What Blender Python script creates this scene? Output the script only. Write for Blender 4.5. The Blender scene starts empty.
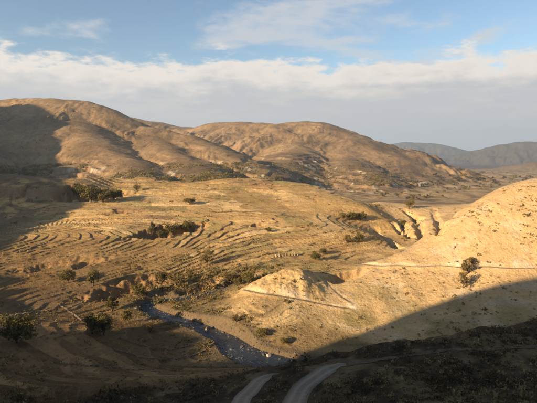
import bpy, math, random
import numpy as np
R = math.radians
rng = np.random.default_rng(7)
random.seed(7)
scene = bpy.context.scene

# ------------------------------------------------------------------ camera
FPX, CX, CY, HORIZON = 447.0, 268.5, 201.5, 150.0
CAM_Z = 70.0
PITCH = math.atan((CY - HORIZON) / FPX)
cam_data = bpy.data.cameras.new("camera")
cam_data.sensor_width = 36.0
cam_data.lens = 36.0 * FPX / 537.0
cam_data.clip_start = 0.5
cam_data.clip_end = 60000.0
cam = bpy.data.objects.new("camera", cam_data)
scene.collection.objects.link(cam)
cam.location = (0, 0, CAM_Z)
cam.rotation_euler = (math.pi / 2 - PITCH, 0, 0)
scene.camera = cam

# ------------------------------------------------------------------ light
SUN_BEHIND, SUN_ELEV = R(36.0), R(16.0)      # sun to the left, 36 degrees behind the camera
SX, SY = -math.cos(SUN_BEHIND), -math.sin(SUN_BEHIND)
TAN_E = math.tan(SUN_ELEV)
sun_data = bpy.data.lights.new("sun", 'SUN')
sun_data.energy = 5.0
sun_data.angle = R(0.5)
sun_data.color = (1.0, 0.755, 0.455)
sun = bpy.data.objects.new("sun", sun_data)
scene.collection.objects.link(sun)
from mathutils import Vector
to_sun = Vector((SX * math.cos(SUN_ELEV), SY * math.cos(SUN_ELEV), math.sin(SUN_ELEV)))
sun.rotation_euler = to_sun.to_track_quat('Z', 'Y').to_euler()
sun.location = to_sun * 300

EXPOSURE = 1.3
SKY_STRENGTH = 0.061
scene.view_settings.view_transform = 'Standard'
scene.view_settings.look = 'None'
scene.view_settings.exposure = EXPOSURE
scene.view_settings.gamma = 1.0
scene.view_settings.use_curve_mapping = False


class NT:
    """tiny node helper"""
    def __init__(self, tree):
        self.t = tree
        tree.nodes.clear()

    def n(self, kind, **kw):
        nd = self.t.nodes.new(kind)
        for k, v in kw.items():
            setattr(nd, k, v)
        return nd

    def link(self, a, b):
        self.t.links.new(a, b)

    def put(self, sock, v):
        if hasattr(v, 'links') or isinstance(v, bpy.types.NodeSocket):
            self.t.links.new(v, sock)
        else:
            sock.default_value = v

    def math(self, op, a, b=0.0, c=None, clamp=False):
        m = self.n('ShaderNodeMath', operation=op, use_clamp=clamp)
        self.put(m.inputs[0], a)
        self.put(m.inputs[1], b)
        if c is not None:
            self.put(m.inputs[2], c)
        return m.outputs[0]

    def smooth(self, v, lo, hi, a=0.0, b=1.0):
        m = self.n('ShaderNodeMapRange', interpolation_type='SMOOTHSTEP')
        for k, val in enumerate((v, lo, hi, a, b)):
            self.put(m.inputs[k], val)
        return m.outputs[0]

    def noise(self, vec, scale, detail=4.0, rough=0.55, dist=0.0):
        m = self.n('ShaderNodeTexNoise')
        self.put(m.inputs['Vector'], vec)
        m.inputs['Scale'].default_value = scale
        m.inputs['Detail'].default_value = detail
        m.inputs['Roughness'].default_value = rough
        m.inputs['Distortion'].default_value = dist
        return m.outputs[0]

    def mix(self, fac, a, b, blend='MIX'):
        m = self.n('ShaderNodeMix', data_type='RGBA', blend_type=blend)
        self.put(m.inputs[0], fac)
        self.put(m.inputs[6], a)
        self.put(m.inputs[7], b)
        return m.outputs[2]

    def comb(self, x, y, z):
        m = self.n('ShaderNodeCombineXYZ')
        for k, v in enumerate((x, y, z)):
            self.put(m.inputs[k], v)
        return m.outputs[0]


# sky: Nishita with a cloud bank lying all round the horizon and broken cloud above it
world = bpy.data.worlds.new("World")
scene.world = world
world.use_nodes = True
w = NT(world.node_tree)
sky = w.n('ShaderNodeTexSky', sky_type='NISHITA', sun_disc=False)
sky.sun_elevation = SUN_ELEV
sky.sun_rotation = math.atan2(SX, SY)
sky.altitude = 3500.0
sky.air_density = 1.6
sky.dust_density = 1.0
sky.ozone_density = 2.0
tc = w.n('ShaderNodeTexCoord')
sep = w.n('ShaderNodeSeparateXYZ')
w.link(tc.outputs['Generated'], sep.inputs[0])
dx, dy, dz = sep.outputs
az = w.math('ARCTAN2', dx, dy)                       # 0 straight ahead
el = w.math('ARCSINE', dz)                           # radians
bankvec = w.comb(w.math('MULTIPLY', az, 7.0), w.math('MULTIPLY', el, 19.0), 0.7)
n_big = w.noise(bankvec, 0.55, 2.0, 0.5)
n_bank = w.noise(bankvec, 1.9, 9.0, 0.62, 0.1)
# height of the bank's top edge, wavering with the azimuth
top = w.math('ADD', 0.197, w.math('MULTIPLY', w.math('SUBTRACT', w.noise(w.comb(az, 0.0, 3.1), 2.2, 2.0, 0.5), 0.5), 0.10))
edge = w.math('ADD', w.math('SUBTRACT', top, el), w.math('MULTIPLY', w.math('SUBTRACT', n_bank, 0.5), 0.15))
bank = w.smooth(edge, -0.004, 0.022)
# thin broken cloud on a flat layer higher up
inv = w.math('DIVIDE', 1.0, w.math('ADD', w.math('MAXIMUM', dz, 0.02), 0.05))
plane = w.comb(w.math('MULTIPLY', dx, inv), w.math('MULTIPLY', dy, w.math('MULTIPLY', inv, 1.0)), 17.5)
n_hi = w.noise(plane, 0.85, 8.0, 0.60, 0.2)
hi = w.smooth(n_hi, 0.49, 0.64, 0.0, 0.85)
# streaks inside the bank: brighter puffs and greyer gaps
n_in = w.noise(w.comb(w.math('MULTIPLY', az, 4.2), w.math('MULTIPLY', el, 24.0), 9.3), 1.5, 9.0, 0.6, 0.2)
depth = w.smooth(edge, 0.0, 0.12)                    # 0 at the cloud tops, 1 deep inside
k = 1.02 / (SKY_STRENGTH * 2 ** EXPOSURE)
C_TOP = (0.88 * k, 0.81 * k, 0.74 * k, 1)
C_IN = (0.64 * k, 0.62 * k, 0.60 * k, 1)
C_GREY = (0.52 * k, 0.54 * k, 0.58 * k, 1)
puff = w.math('MULTIPLY', w.smooth(n_in, 0.42, 0.66), w.smooth(el, 0.02, 0.12))
inner = w.mix(puff, C_GREY, C_IN)
bankcol = w.mix(w.math('MULTIPLY', w.smooth(depth, 0.0, 0.8), 0.9), C_TOP, inner)
hicol = w.mix(w.smooth(n_hi, 0.56, 0.74), (0.66 * k, 0.67 * k, 0.69 * k, 1), (0.56 * k, 0.55 * k, 0.56 * k, 1))
c1 = w.mix(hi, sky.outputs[0], hicol)
c2 = w.mix(bank, c1, bankcol)
bg = w.n('ShaderNodeBackground')
bg.inputs['Strength'].default_value = SKY_STRENGTH
w.link(c2, bg.inputs['Color'])
wo = w.n('ShaderNodeOutputWorld')
w.link(bg.outputs[0], wo.inputs['Surface'])


# ------------------------------------------------------------------ numeric helpers
_perm = np.random.default_rng(11).permutation(1024)
_perm = np.concatenate([_perm, _perm])
_ga = np.random.default_rng(12).uniform(0, 2 * np.pi, 1024)
_gx, _gy = np.cos(_ga), np.sin(_ga)


def perlin(x, y):
    xi = np.floor(x).astype(np.int64)
    yi = np.floor(y).astype(np.int64)
    fx, fy = x - xi, y - yi
    xi &= 1023
    yi &= 1023
    x1, y1 = (xi + 1) & 1023, (yi + 1) & 1023

    def g(a, b, px, py):
        h = _perm[_perm[a] + b]
        return _gx[h] * px + _gy[h] * py
    u = fx * fx * fx * (fx * (fx * 6 - 15) + 10)
    v = fy * fy * fy * (fy * (fy * 6 - 15) + 10)
    a = g(xi, yi, fx, fy)
    b = g(x1, yi, fx - 1, fy)
    c = g(xi, y1, fx, fy - 1)
    d = g(x1, y1, fx - 1, fy - 1)
    return (a + (b - a) * u + ((c + (d - c) * u) - (a + (b - a) * u)) * v) * 1.5


def fbm(x, y, oct=4, gain=0.5, seed=0.0):
    s, a = 0.0, 1.0
    x = x + seed * 17.3
    y = y - seed * 9.1
    for _ in range(oct):
        s = s + a * perlin(x, y)
        x, y, a = x * 2.03 + 5.2, y * 2.03 + 1.7, a * gain
    return s


def ridged(x, y, oct=4, gain=0.5, seed=0.0):
    s, a = 0.0, 1.0
    x = x + seed * 13.7
    y = y + seed * 7.7
    for _ in range(oct):
        s = s + a * (1.0 - np.abs(perlin(x, y)) * 1.6)
        x, y, a = x * 2.03 + 3.1, y * 2.03 + 8.4, a * gain
    return s


def sstep(v, a, b):
    t = np.clip((v - a) / (b - a), 0, 1)
    return t * t * (3 - 2 * t)


def hash01(*ks):
    h = np.zeros(np.shape(ks[0]))
    for i, q in enumerate(ks):
        h = h + np.asarray(q, float) * (12.9898 + 65.13 * i)
    h = np.sin(h) * 43758.5453
    return h - np.floor(h)


CP, SP = math.cos(PITCH), math.sin(PITCH)


def ray(u, v):
    """direction through a point measured in the photograph, scaled so that y = 1"""
    a, b = (u - CX) / FPX, (CY - v) / FPX
    d = np.array([a, CP + b * SP, -SP + b * CP])
    return d / d[1]


def P(u, v, Y):
    d = ray(u, v)
    return (d[0] * Y, Y, CAM_Z + d[2] * Y)


def PZ(u, v, z):
    d = ray(u, v)
    Y = (z - CAM_Z) / d[2]
    return (d[0] * Y, Y, z)


def seg_dist(x, y, pts, reach=None):
    """distance to a polyline, arc length at the foot, and the values carried by the vertices"""
    pts = np.asarray(pts, float)
    if reach is not None:
        m = ((x > pts[:, 0].min() - reach) & (x < pts[:, 0].max() + reach) & (y > pts[:, 1].min() - reach) & (y < pts[:, 1].max() + reach))
        D, S, V = np.full(x.shape, 1e9), np.zeros(x.shape), np.zeros(x.shape + (pts.shape[1] - 2,))
        if m.any():
            D[m], S[m], V[m] = seg_dist(x[m], y[m], pts)
        return D, S, V
    best = np.full(x.shape, 1e18)
    arc = np.zeros(x.shape)
    val = np.zeros(x.shape + (pts.shape[1] - 2,))
    s0 = 0.0
    for a, b in zip(pts[:-1], pts[1:]):
        ex, ey = b[0] - a[0], b[1] - a[1]
        L = math.hypot(ex, ey) + 1e-9
        t = np.clip(((x - a[0]) * ex + (y - a[1]) * ey) / L ** 2, 0, 1)
        d2 = (x - a[0] - t * ex) ** 2 + (y - a[1] - t * ey) ** 2
        m = d2 < best
        best = np.where(m, d2, best)
        arc = np.where(m, s0 + t * L, arc)
        for k in range(val.shape[-1]):
            val[..., k] = np.where(m, a[2 + k] + t * (b[2 + k] - a[2 + k]), val[..., k])
        s0 += L
    return np.sqrt(best), arc, val


def ridge_height(x, y, pts, slope, rnd):
    """highest of the sloping roofs over each piece of a crest, and the distance to that piece"""
    pts = np.asarray(pts, float)
    best, dist = np.full(x.shape, -1e9), np.full(x.shape, 1e9)
    for a, b in zip(pts[:-1], pts[1:]):
        ex, ey = b[0] - a[0], b[1] - a[1]
        t = np.clip(((x - a[0]) * ex + (y - a[1]) * ey) / (ex * ex + ey * ey + 1e-9), 0, 1)
        d2 = (x - a[0] - t * ex) ** 2 + (y - a[1] - t * ey) ** 2
        h = a[2] + t * (b[2] - a[2]) - slope * (np.sqrt(d2 + rnd * rnd) - rnd)
        best = np.maximum(best, h)
        dist = np.minimum(dist, d2)
    return best, np.sqrt(dist)


def smooth_line(pts, n=8):
    """Catmull-Rom through the points"""
    p = np.asarray(pts, float)
    p = np.vstack([2 * p[0] - p[1], p, 2 * p[-1] - p[-2]])
    out = []
    for i in range(1, len(p) - 2):
        for t in np.linspace(0, 1, n, endpoint=False):
            a, b, c, d = p[i - 1], p[i], p[i + 1], p[i + 2]
            out.append(0.5 * (2 * b + (c - a) * t + (2 * a - 5 * b + 4 * c - d) * t * t + (3 * b - a - 3 * c + d) * t ** 3))
    out.append(p[-2])
    return np.array(out)


# ------------------------------------------------------------------ the lie of the land
ctrl = []
def C(*p): ctrl.append(p)

# hillside the photographer stands on
C(0, 0, 67.6); C(-25, -25, 78); C(30, -30, 76); C(0, -60, 92); C(80, -60, 88); C(-70, 0, 78); C(60, 10, 66)
C(120, -20, 74); C(130, 40, 52); C(-40, 30, 45); C(0, 30, 46); C(40, 32, 45); C(90, 60, 38); C(0, 15, 57); C(0, 52, 36); C(35, 50, 36)
for q in ((537, 403, 56), (400, 403, 62), (330, 403, 70), (268, 403, 77), (130, 403, 96), (0, 403, 106),
          (537, 352, 86), (450, 362, 88), (380, 372, 90)):
    C(*P(*q))
for q in ((600, 312, 112), (537, 319, 114), (460, 330, 113), (400, 338, 113), (340, 351, 116), (300, 359, 119), (272, 367, 122)):
    C(*P(*q))
# gully behind it where the river runs out of sight
C(2, 140, -0.5); C(25, 132, -0.5); C(60, 130, -1); C(100, 131, -1); C(160, 136, 0); C(22, 145, 3.0); C(60, 146, 4.0); C(110, 146, 5.0)
# fields on the near bank of the river
for q in ((0, 380, 116), (100, 372, 128), (180, 372, 133), (0, 340, 147), (100, 330, 162), (180, 345, 152), (130, 350, 146), (60, 355, 138)):
    C(*P(*q))
C(-120, 110, 12); C(-150, 160, 13); C(-190, 60, 30)
# bluff and its cone on the far bank
for q in ((250, 293, 178), (225, 312, 176), (260, 322, 163), (290, 344, 152), (320, 332, 158), (285, 300, 176), (345, 312, 172),
          (275, 283, 188), (345, 276, 200), (330, 290, 188), (260, 281, 200), (300, 283, 190)):
    C(*P(*q))
# spur on the right, trail half way up
for q in ((400, 328, 161), (460, 322, 160), (537, 314, 160), (400, 266, 200), (460, 266, 196), (537, 268, 191), (620, 262, 190),
          (370, 300, 176), (400, 296, 180), (460, 294, 178), (537, 292, 175), (360, 266, 206),
          (400, 251, 211), (430, 229, 224), (460, 208, 235), (490, 191, 245), (510, 183, 251), (537, 178, 257), (600, 172, 265), (700, 165, 280)):
    C(*P(*q))
C(66, 231, 11.5); C(86, 250, 15); C(108, 262, 23); C(132, 275, 32); C(90, 290, 8); C(140, 318, 20); C(200, 325, 40); C(110, 360, 6); C(180, 400, 22); C(280, 420, 36); C(330, 250, 66); C(260, 180, 34); C(220, 110, 50)
C(62, 262, 8)
# terraced slope and the mesa rim
for u in (0, 60, 120, 180, 230):
    C(*P(u, 300, 194))
for u in (20, 70, 120, 170, 220, 270, 310):
    C(*P(u, 258, 243))
for u in (30, 70, 120, 170, 220, 270, 320, 365):
    C(*P(u, 230, 289))
for u in (50, 100, 150, 200, 260, 320, 370):
    C(*P(u, 206, 358))
for u in (70, 130, 190, 250, 310, 340):
    C(*P(u, 191, 425))
for q in ((70, 185, 470), (100, 181, 485), (145, 177, 500), (180, 181, 495), (210, 181, 500), (240, 178.5, 505), (270, 180, 500),
          (300, 184, 488), (330, 189, 468), (370, 197.5, 430), (400, 208, 388), (418, 217, 342)):
    C(*P(*q))
for u in (60, 120, 180, 240, 300):
    d = ray(u, 180)
    C(d[0] * 575, 575, 9)
    C(d[0] * 680, 680, -8)
C(60, 560, 5); C(120, 480, 2); C(80, 700, -12); C(200, 700, -12); C(150, 600, -4); C(300, 600, 0); C(360, 760, -10)
C(90, 430, 6); C(82, 330, 8); C(320, 500, 14); C(450, 560, 20)
# left bank
C(*P(0, 232, 300)); C(*P(0, 205, 360)); C(*P(0, 182, 430)); C(*P(30, 180, 445)); C(*P(0, 268, 232)); C(-230, 250, 26); C(-300, 330, 42)
C(-330, 450, 44); C(-380, 560, 30); C(-450, 700, 10); C(-210, 190, 22)
ctrl = np.array(ctrl)


def tps_fit(c, lam=0.02):
    q = c[:, :2] / 100.0
    d2 = ((q[:, None] - q[None]) ** 2).sum(-1)
    K = 0.5 * d2 * np.log(d2 + 1e-12) + lam * np.eye(len(q))
    A = np.hstack([np.ones((len(q), 1)), q])
    M = np.vstack([np.hstack([K, A]), np.hstack([A.T, np.zeros((3, 3))])])
    return q, np.linalg.solve(M, np.concatenate([c[:, 2], np.zeros(3)]))


TQ, TW = tps_fit(ctrl)


def tps(x, y):
    px, py = x.ravel() / 100.0, y.ravel() / 100.0
    out = np.empty(px.shape)
    for i in range(0, len(px), 60000):
        a, b = px[i:i + 60000], py[i:i + 60000]
        d2 = (a[:, None] - TQ[None, :, 0]) ** 2 + (b[:, None] - TQ[None, :, 1]) ** 2
        out[i:i + 60000] = (0.5 * d2 * np.log(d2 + 1e-12)) @ TW[:-3] + TW[-3] + TW[-2] * a + TW[-1] * b
    return out.reshape(x.shape)


def px_line(pts):
    return np.array([P(*q) for q in pts])


def sun_line(items):
    """crest points given as (along the sun direction, across it, height)"""
    return np.array([(SX * t - SY * s, SY * t + SX * s, z) for t, s, z in items])


# crest that shades the foreground: rises to the left of and behind the camera, outside the picture
SHADE = sun_line([(330, 420, 210), (250, 250, 190), (215, 100, 170), (200, 0, 158), (200, -50, 152), (200, -72, 146), (200, -82, 134),
                  (200, -94, 108), (200, -106, 84), (200, -124, 78), (200, -145, 81), (200, -166, 74), (200, -188, 64), (200, -208, 60), (200, -232, 71), (200, -254, 73), (200, -276, 70),
                  (200, -305, 82), (200, -345, 99), (200, -400, 112), (200, -440, 122), (200, -500, 130), (200, -580, 136), (240, -720, 130)])
MOUNTAINS = {
    'left': dict(slope=0.46, round=45, gul=130, pts=np.vstack([[(-2600, 500, 480), (-1950, 650, 520), (-1500, 790, 482), (-1340, 990, 358), (-1190, 1290, 250)],
            px_line([(-40, 106, 1500), (0, 100.5, 1520), (20, 98, 1500), (45, 98, 1480), (78, 101, 1450), (91, 104.5, 1440), (103, 114, 1420), (116, 122.5, 1390), (135, 126, 1360), (152, 127, 1340),
                     (184, 135, 1280), (215, 146, 1180), (240, 160, 1080), (262, 172, 980)])])),
    'left_shoulder': dict(slope=0.40, round=50, gul=80, pts=px_line([(60, 99, 1470), (72, 121, 1250), (95, 140, 1080), (125, 158, 940), (140, 170, 850)])),
    'left_knee': dict(slope=0.36, round=40, gul=70, pts=px_line([(150, 128, 1340), (165, 145, 1150), (185, 157, 1020), (205, 168, 900), (222, 176, 820)])),
    'centre': dict(slope=0.38, round=120, gul=190, pts=px_line([(40, 112, 2700), (100, 112, 2650), (150, 121, 2600), (180, 127, 2550), (204, 129, 2500), (222, 122.5, 2450), (240, 121.5, 2400),
            (262, 122.5, 2350), (277, 125, 2300), (292, 122.5, 2250), (306, 121.5, 2200), (320, 126, 2150), (335, 135, 2080), (350, 146, 2000), (368, 156, 1900),
            (388, 165, 1780), (408, 173, 1640), (432, 183, 1450)])),
    'centre_knee': dict(slope=0.36, round=60, gul=100, pts=px_line([(306, 121.5, 2200), (300, 140, 1900), (290, 152, 1600), (275, 163, 1350), (255, 172, 1150)])),
    'centre_toe': dict(slope=0.36, round=50, gul=90, pts=px_line([(320, 126, 2150), (345, 158, 1650), (365, 170, 1300), (375, 181, 1080)])),
    'far': dict(slope=0.30, round=320, gul=560, pts=px_line([(250, 150, 11780), (330, 149, 11315), (370, 147.5, 10850), (392, 143.5, 10695), (408, 142, 10540), (428, 143, 10385), (442, 147, 10230),
            (460, 151, 10075), (500, 150, 10075), (600, 150, 10075)])),
    'right': dict(slope=0.32, round=220, gul=380, pts=px_line([(430, 167, 7285), (455, 157, 7285), (475, 153.5, 7130), (490, 149, 6975), (506, 145, 6897), (522, 141.5, 6820), (545, 141, 6665), (600, 138, 6510),
            (700, 138, 6200), (800, 140, 5580)])),
    'right_foot': dict(slope=0.24, round=100, gul=200, pts=px_line([(470, 176, 3770), (495, 170, 3770), (515, 165, 3705), (540, 162, 3640), (620, 158, 3510), (760, 150, 3250)])),
}
FLOOR_R = [0, 500, 700, 1100, 1800, 2600, 6000, 20000]
FLOOR_Z = [5, 5, -10, -30, -52, -72, -130, -220]

RIVER = smooth_line([(a[0], a[1], zz, ww) for a, zz, ww in [
    ((150, 136), -0.6, 8), ((95, 131), -0.5, 8), ((55, 130), -0.4, 8), ((25, 132.5), -0.3, 9), ((6, 138.5), -0.2, 10.5),
    (PZ(246, 354, 0), 0.0, 9.5), (PZ(228, 341, 0), 0.1, 7.8), (PZ(203, 329, .2), 0.2, 6.4), (PZ(180, 321, .3), 0.3, 5.6), (PZ(158, 314.5, .5), 0.5, 6),
    (PZ(146, 307, .8), 0.8, 4.5), (PZ(158, 301, 1.1), 1.1, 4), (PZ(185, 299, 1.5), 1.5, 4), (PZ(215, 293, 2), 2.0, 3.5), (PZ(240, 284, 3), 3.0, 3.2)]], 10)


def terrain(x, y, detail=True):
    r = np.hypot(x, y)
    zl = np.full(x.shape, 0.0)
    near = r < 900
    zl[near] = tps(x[near], y[near])
    zf = np.interp(r, FLOOR_R, FLOOR_Z)
    bl = sstep(r, 560, 800)
    z = zl * (1 - bl) + zf * bl
    # behind the camera the hillside simply goes on rising
    back = sstep(-y, 40, 160)
    z = z * (1 - back) + (88 + 0.1 * np.minimum(r, 900)) * back
    kind = np.zeros(x.shape, np.int8)                 # 0 valley
    # shading crest
    m = r < 1500
    wx = x[m] + 5 * fbm(x[m] / 30, y[m] / 30, 3, seed=3)
    wy = y[m] + 5 * fbm(x[m] / 30, y[m] / 30, 3, seed=4)
    h, d = ridge_height(wx, wy, SHADE, 2.1, 4.0)
    zz = z[m]
    k = kind[m]
    k[h > zz + 1] = 5
    z[m] = np.where(h > zz, h, zz)
    kind[m] = k
    # mountains
    far = r > 600
    if far.any():
        fx, fy, rr = x[far], y[far], r[far]
        zz = z[far].copy()
        k = kind[far]
        sc = np.clip(rr / 1500, 0.5, 4)
        warp = 40 * sc
        fl = np.interp(rr, FLOOR_R, FLOOR_Z)
        zz = zz + sstep(rr, 700, 1000) * (5 * fbm(fx / 110, fy / 110, 4, seed=21) + 4) + sstep(rr, 1500, 2600) * 12 * fbm(fx / 500, fy / 500, 4, seed=22)
        ax = fx + warp * 0.5 * fbm(fx / 260, fy / 260, 3, seed=5)
        ay = fy + warp * 0.5 * fbm(fx / 260, fy / 260, 3, seed=6)
        codes = {'left': 6, 'left_shoulder': 6, 'left_knee': 6, 'centre': 7, 'centre_knee': 7, 'centre_toe': 7, 'far': 8, 'right': 9, 'right_foot': 9}
        for name, M in MOUNTAINS.items():
            h, d = ridge_height(ax, ay, M['pts'], M['slope'], M['round'])
            G = M['gul']
            pp = M['pts'][:, :2]
            ux, uy = pp[-1] - pp[0]
            ul = math.hypot(ux, uy)
            s = (fx * ux + fy * uy) / ul
            acr = (-fx * uy + fy * ux) / ul
            # gullies run down the flanks, deeper away from the crest
            q = ridged(s / G + 0.35 * fbm(fx / G, fy / G, 2, seed=9), acr / (G * 3.5), 3, 0.55, seed=2)
            q2 = fbm(fx / (G * .9), fy / (G * .9), 5, 0.5, seed=8)
            amp = 0.30 * G * M['slope'] * sstep(d, 0, G * 2.0) + 0.014 * G
            q3 = ridged(s / (G * .33) + 0.5 * q2, acr / (G * 0.9), 3, 0.5, seed=12)
            h = h - amp * (q - 0.75) * 0.9 + amp * 0.6 * q2 - amp * 0.30 * (q3 - 0.9)
            b = 12.0 * sc
            hi_ = h > zz
            # smooth union
            t = np.clip(0.5 + 0.5 * (h - zz) / b, 0, 1)
            zn = zz * (1 - t) + h * t + b * t * (1 - t) * 0.5
            k = np.where(hi_, codes[name], k)
            zz = zn
        # ledges on the lower slopes
        st = 11.0
        ql = (zz + 7 * fbm(fx / 120, fy / 120, 3, seed=25)) / st
        fl_ = ql - np.floor(ql)
        lm = sstep(rr, 760, 860) * (1 - sstep(rr, 1500, 1900)) * (1 - sstep(zz, 25, 75)) * sstep(fbm(fx / 150, fy / 150, 2, seed=26), -0.3, 0.2)
        zz = zz + lm * st * (sstep(fl_, 0.7, 0.98) - fl_) * 0.8
        z[far] = zz
        kind[far] = k
    z_uncut = z.copy()
    # cone knoll on the bluff
    kx, ky, kz = P(299, 282, 192)
    ex, ey = x - kx, y - ky
    nk = np.hypot(ex, ey) < 60
    wob = np.zeros(x.shape)
    wob[nk] = 0.2 * fbm(x[nk] / 8, y[nk] / 8, 4, seed=66)
    dk = np.hypot(ex / np.where(ex < 0, 30.0, 13.0), ey / np.where(ey < 0, 15.0, 18.0)) + wob
    z = z + 6.0 * np.clip(1.04 - np.sqrt(dk * dk + 0.012), 0, None) ** 1.2
    # ravines in the terraces, each with a steep left wall
    for (u, v, Y, lx, ly, ang, dep) in RAVINES:
        rx, ry, _ = P(u, v, Y)
        ca, sa = math.cos(ang), math.sin(ang)
        a = ((x - rx) * ca + (y - ry) * sa) / lx
        b = (-(x - rx) * sa + (y - ry) * ca) / ly
        near_ = (np.abs(a) < 2) & (np.abs(b) < 2)
        wob = np.zeros(x.shape)
        wob[near_] = 0.35 * fbm(x[near_] / 9, y[near_] / 9, 3, seed=u)
        e = np.sqrt(a * a + b * b) + wob
        lop = np.clip(0.5 - 0.5 * a, 0, 1)             # deepest at the left
        z = z - dep * (1 - sstep(e, 0.45, 1.0)) * (0.35 + 0.65 * lop)
    # eroded scarp at the left, below the mesa rim
    sc_ = (x > -420) & (x < -120) & (y > 280) & (y < 560)
    if sc_.any():
        a_, b_ = x[sc_], y[sc_]
        edge_y = np.interp(a_, [-420, -260, -200, -160, -130], [330, 372, 392, 420, 470]) + 9 * ridged(a_ / 16, b_ / 60, 2, seed=77) - 9
        z[sc_] += 9.0 * sstep(b_ - edge_y, -4, 5) * (1 - sstep(b_ - edge_y, 40, 90)) * (1 - sstep(a_, -185, -150))
    # parallel gullies cut through the mesa's right edge
    for (a, b, wd, dep) in GULLIES:
        pa, pb = a, b
        d, s, v = seg_dist(x, y, [(pa[0], pa[1], 0.15), (0.5 * (pa[0] + pb[0]), 0.5 * (pa[1] + pb[1]), 1), (pb[0], pb[1], 1.0)], 30)
        gd = d < wd * 2
        d[gd] = d[gd] + wd * (0.34 * fbm(x[gd] / 6, y[gd] / 6, 4, seed=88) + 0.05 * fbm(x[gd] / 2.2, y[gd] / 2.2, 2, seed=89))
        z = z - dep * v[..., 0] * (1 - sstep(d, wd * 0.2, wd * 0.95))
    loc = (r > 40) & (r < 640) & (kind == 0)
    tid = np.zeros(x.shape)
    pid = np.zeros(x.shape)
    riser = np.zeros(x.shape)
    if detail and loc.any():
        lx, ly, lz, lr = x[loc], y[loc], z[loc], r[loc]
        big = fbm(lx / 60, ly / 60, 3, seed=31)
        lz = lz + 0.6 * big * sstep(lr, 130, 220)
        dr = np.minimum(seg_dist(lx, ly, RIVER, 90)[0], 90)
        nb = near_bank(lx, ly)
        lz = lz + nb * 0.08 * np.clip(dr - 8, 0, 70)
        tm = np.maximum(terrace_mask(lx, ly) * (0.65 + 0.35 * hash01(np.floor(lx / 31 + 2 * fbm(lx / 40, ly / 40, 2, seed=37)), np.floor(ly / 23 + 2 * fbm(lx / 40, ly / 40, 2, seed=38)))), 0.9 * nb * sstep(dr, 7, 11))
        step = 1.05 + 0.75 * sstep(ly, 270, 420) - 0.3 * nb
        qq = (z_uncut[loc] + (lz - z[loc]) + 0.75 * fbm(lx / 80, ly / 42, 3, seed=32) + 0.26 * fbm(lx / 17, ly / 11, 3, seed=33) + 0.03 * lx * np.sin(ly / 55.0) - 0.12 * np.minimum(lx, 20) * sstep(-lx, -20, 60) * (1 - nb) * (1 - 0.9 * sstep(ly, 265, 330))) / step
        fl = np.floor(qq)
        fr = qq - fl
        tz = lz + step * ((sstep(fr, 0.85, 0.98) - fr) * 0.98)
        z[loc] = lz + (tz - lz) * tm
        tid[loc] = fl
        pid[loc] = np.floor((lx * 0.8 + ly * 0.35 + 6 * fbm(lx / 30, ly / 30, 2, seed=34)) / (16 + 14 * hash01(fl)) + 9 * hash01(fl, 1))
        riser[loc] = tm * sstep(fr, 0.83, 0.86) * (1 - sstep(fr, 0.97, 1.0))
    # roughness of the ground itself
    rough = np.clip(r / 400, 0.12, 3.0)
    nearhill = near_hill_mask(x, y)
    z = z + 0.10 * (1 - nearhill) * rough * fbm(x / 7, y / 7, 3, seed=41) * (r < 900)
    z = z + nearhill * (1.1 * fbm(x / 14, y / 14, 4, 0.55, seed=42) + 0.5 * ridged(x / 9, y / 22, 3, seed=43) - 0.5)
    sp = spur_mask(x, y)
    z = z + sp * 0.25 * (ridged((x * 0.93 + y * 0.2) / 11, y / 40, 3, 0.5, seed=44) - 1.1) * 0.8
    # river bed and banks
    m = (r < 330)
    if m.any():
        d, s, v = seg_dist(x[m], y[m], RIVER, 40)
        zw, wd = v[..., 0], v[..., 1]
        zz = z[m]
        bank = np.maximum(zz, zw + 0.5)
        t = sstep(d, wd * 0.5, wd * 0.5 + 3.0)
        z[m] = np.where(d < wd * 0.5 + 3.0, (zw - 0.6) * (1 - t) + bank * t, zz)
    for name, (line, wd, _) in TRACKS.items():
        if line is None:
            continue
        m = (r < 320)
        d, s, v = seg_dist(x[m], y[m], line, 20)
        t = sstep(d, wd * 0.55, wd * 0.55 + wd * 0.55)
        z[m] = v[..., 0] * (1 - t) + z[m] * t
    return z, kind, tid, pid, riser


RAVINES = [(172, 229, 291, 29, 12, R(32), 15.0), (258, 224, 302, 8, 3.5, R(30), 4.0), (97, 196, 405, 38, 24, R(30), 17.0),
           (120, 212, 338, 16, 5, R(20), 3.0), (346, 272, 200, 14, 6, R(24), 6.0), (132, 284, 210, 28, 11, R(32), 9.0),
           (55, 262, 236, 22, 6, R(28), 4.0), (92, 262, 238, 13, 5, R(30), 3.5), (205, 281, 211, 13, 5, R(30), 5.0)]
GULLIES = []
TRACKS = {}


def poly_mask(x, y, poly, soft):
    """1 inside a convex-ish region described by half planes (a, b, c): a*x + b*y > c"""
    m = np.ones(x.shape)
    for a, b, c in poly:
        m = m * sstep(a * x + b * y - c, -soft, soft)
    return m


def near_hill_mask(x, y):
    # ground on this side of the river and of the gully
    lim = np.interp(x, [-200, -110, -60, -25, 0, 10, 100, 220], [60, 88, 98, 112, 122, 123, 124, 122])
    return sstep(lim - y, -6, 6)


def spur_mask(x, y):
    base = np.interp(x, [-40, -5, 15, 40, 70, 120, 300], [400, 260, 172, 150, 146, 144, 142])
    return sstep(y - base, -5, 5) * sstep(x - np.interp(y, [150, 205, 230, 300], [18, 40, 62, 100]), -6, 6) * (1 - sstep(np.hypot(x, y), 420, 480))


def near_bank(x, y):
    return sstep(-x, -18, 4) * (1 - sstep(y, 160, 182)) * (1 - near_hill_mask(x, y))


def bluff_mask(x, y):
    d = np.hypot((x - 12) / 38, (y - 178) / 30)
    return 1 - sstep(d, 0.8, 1.1)


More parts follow.
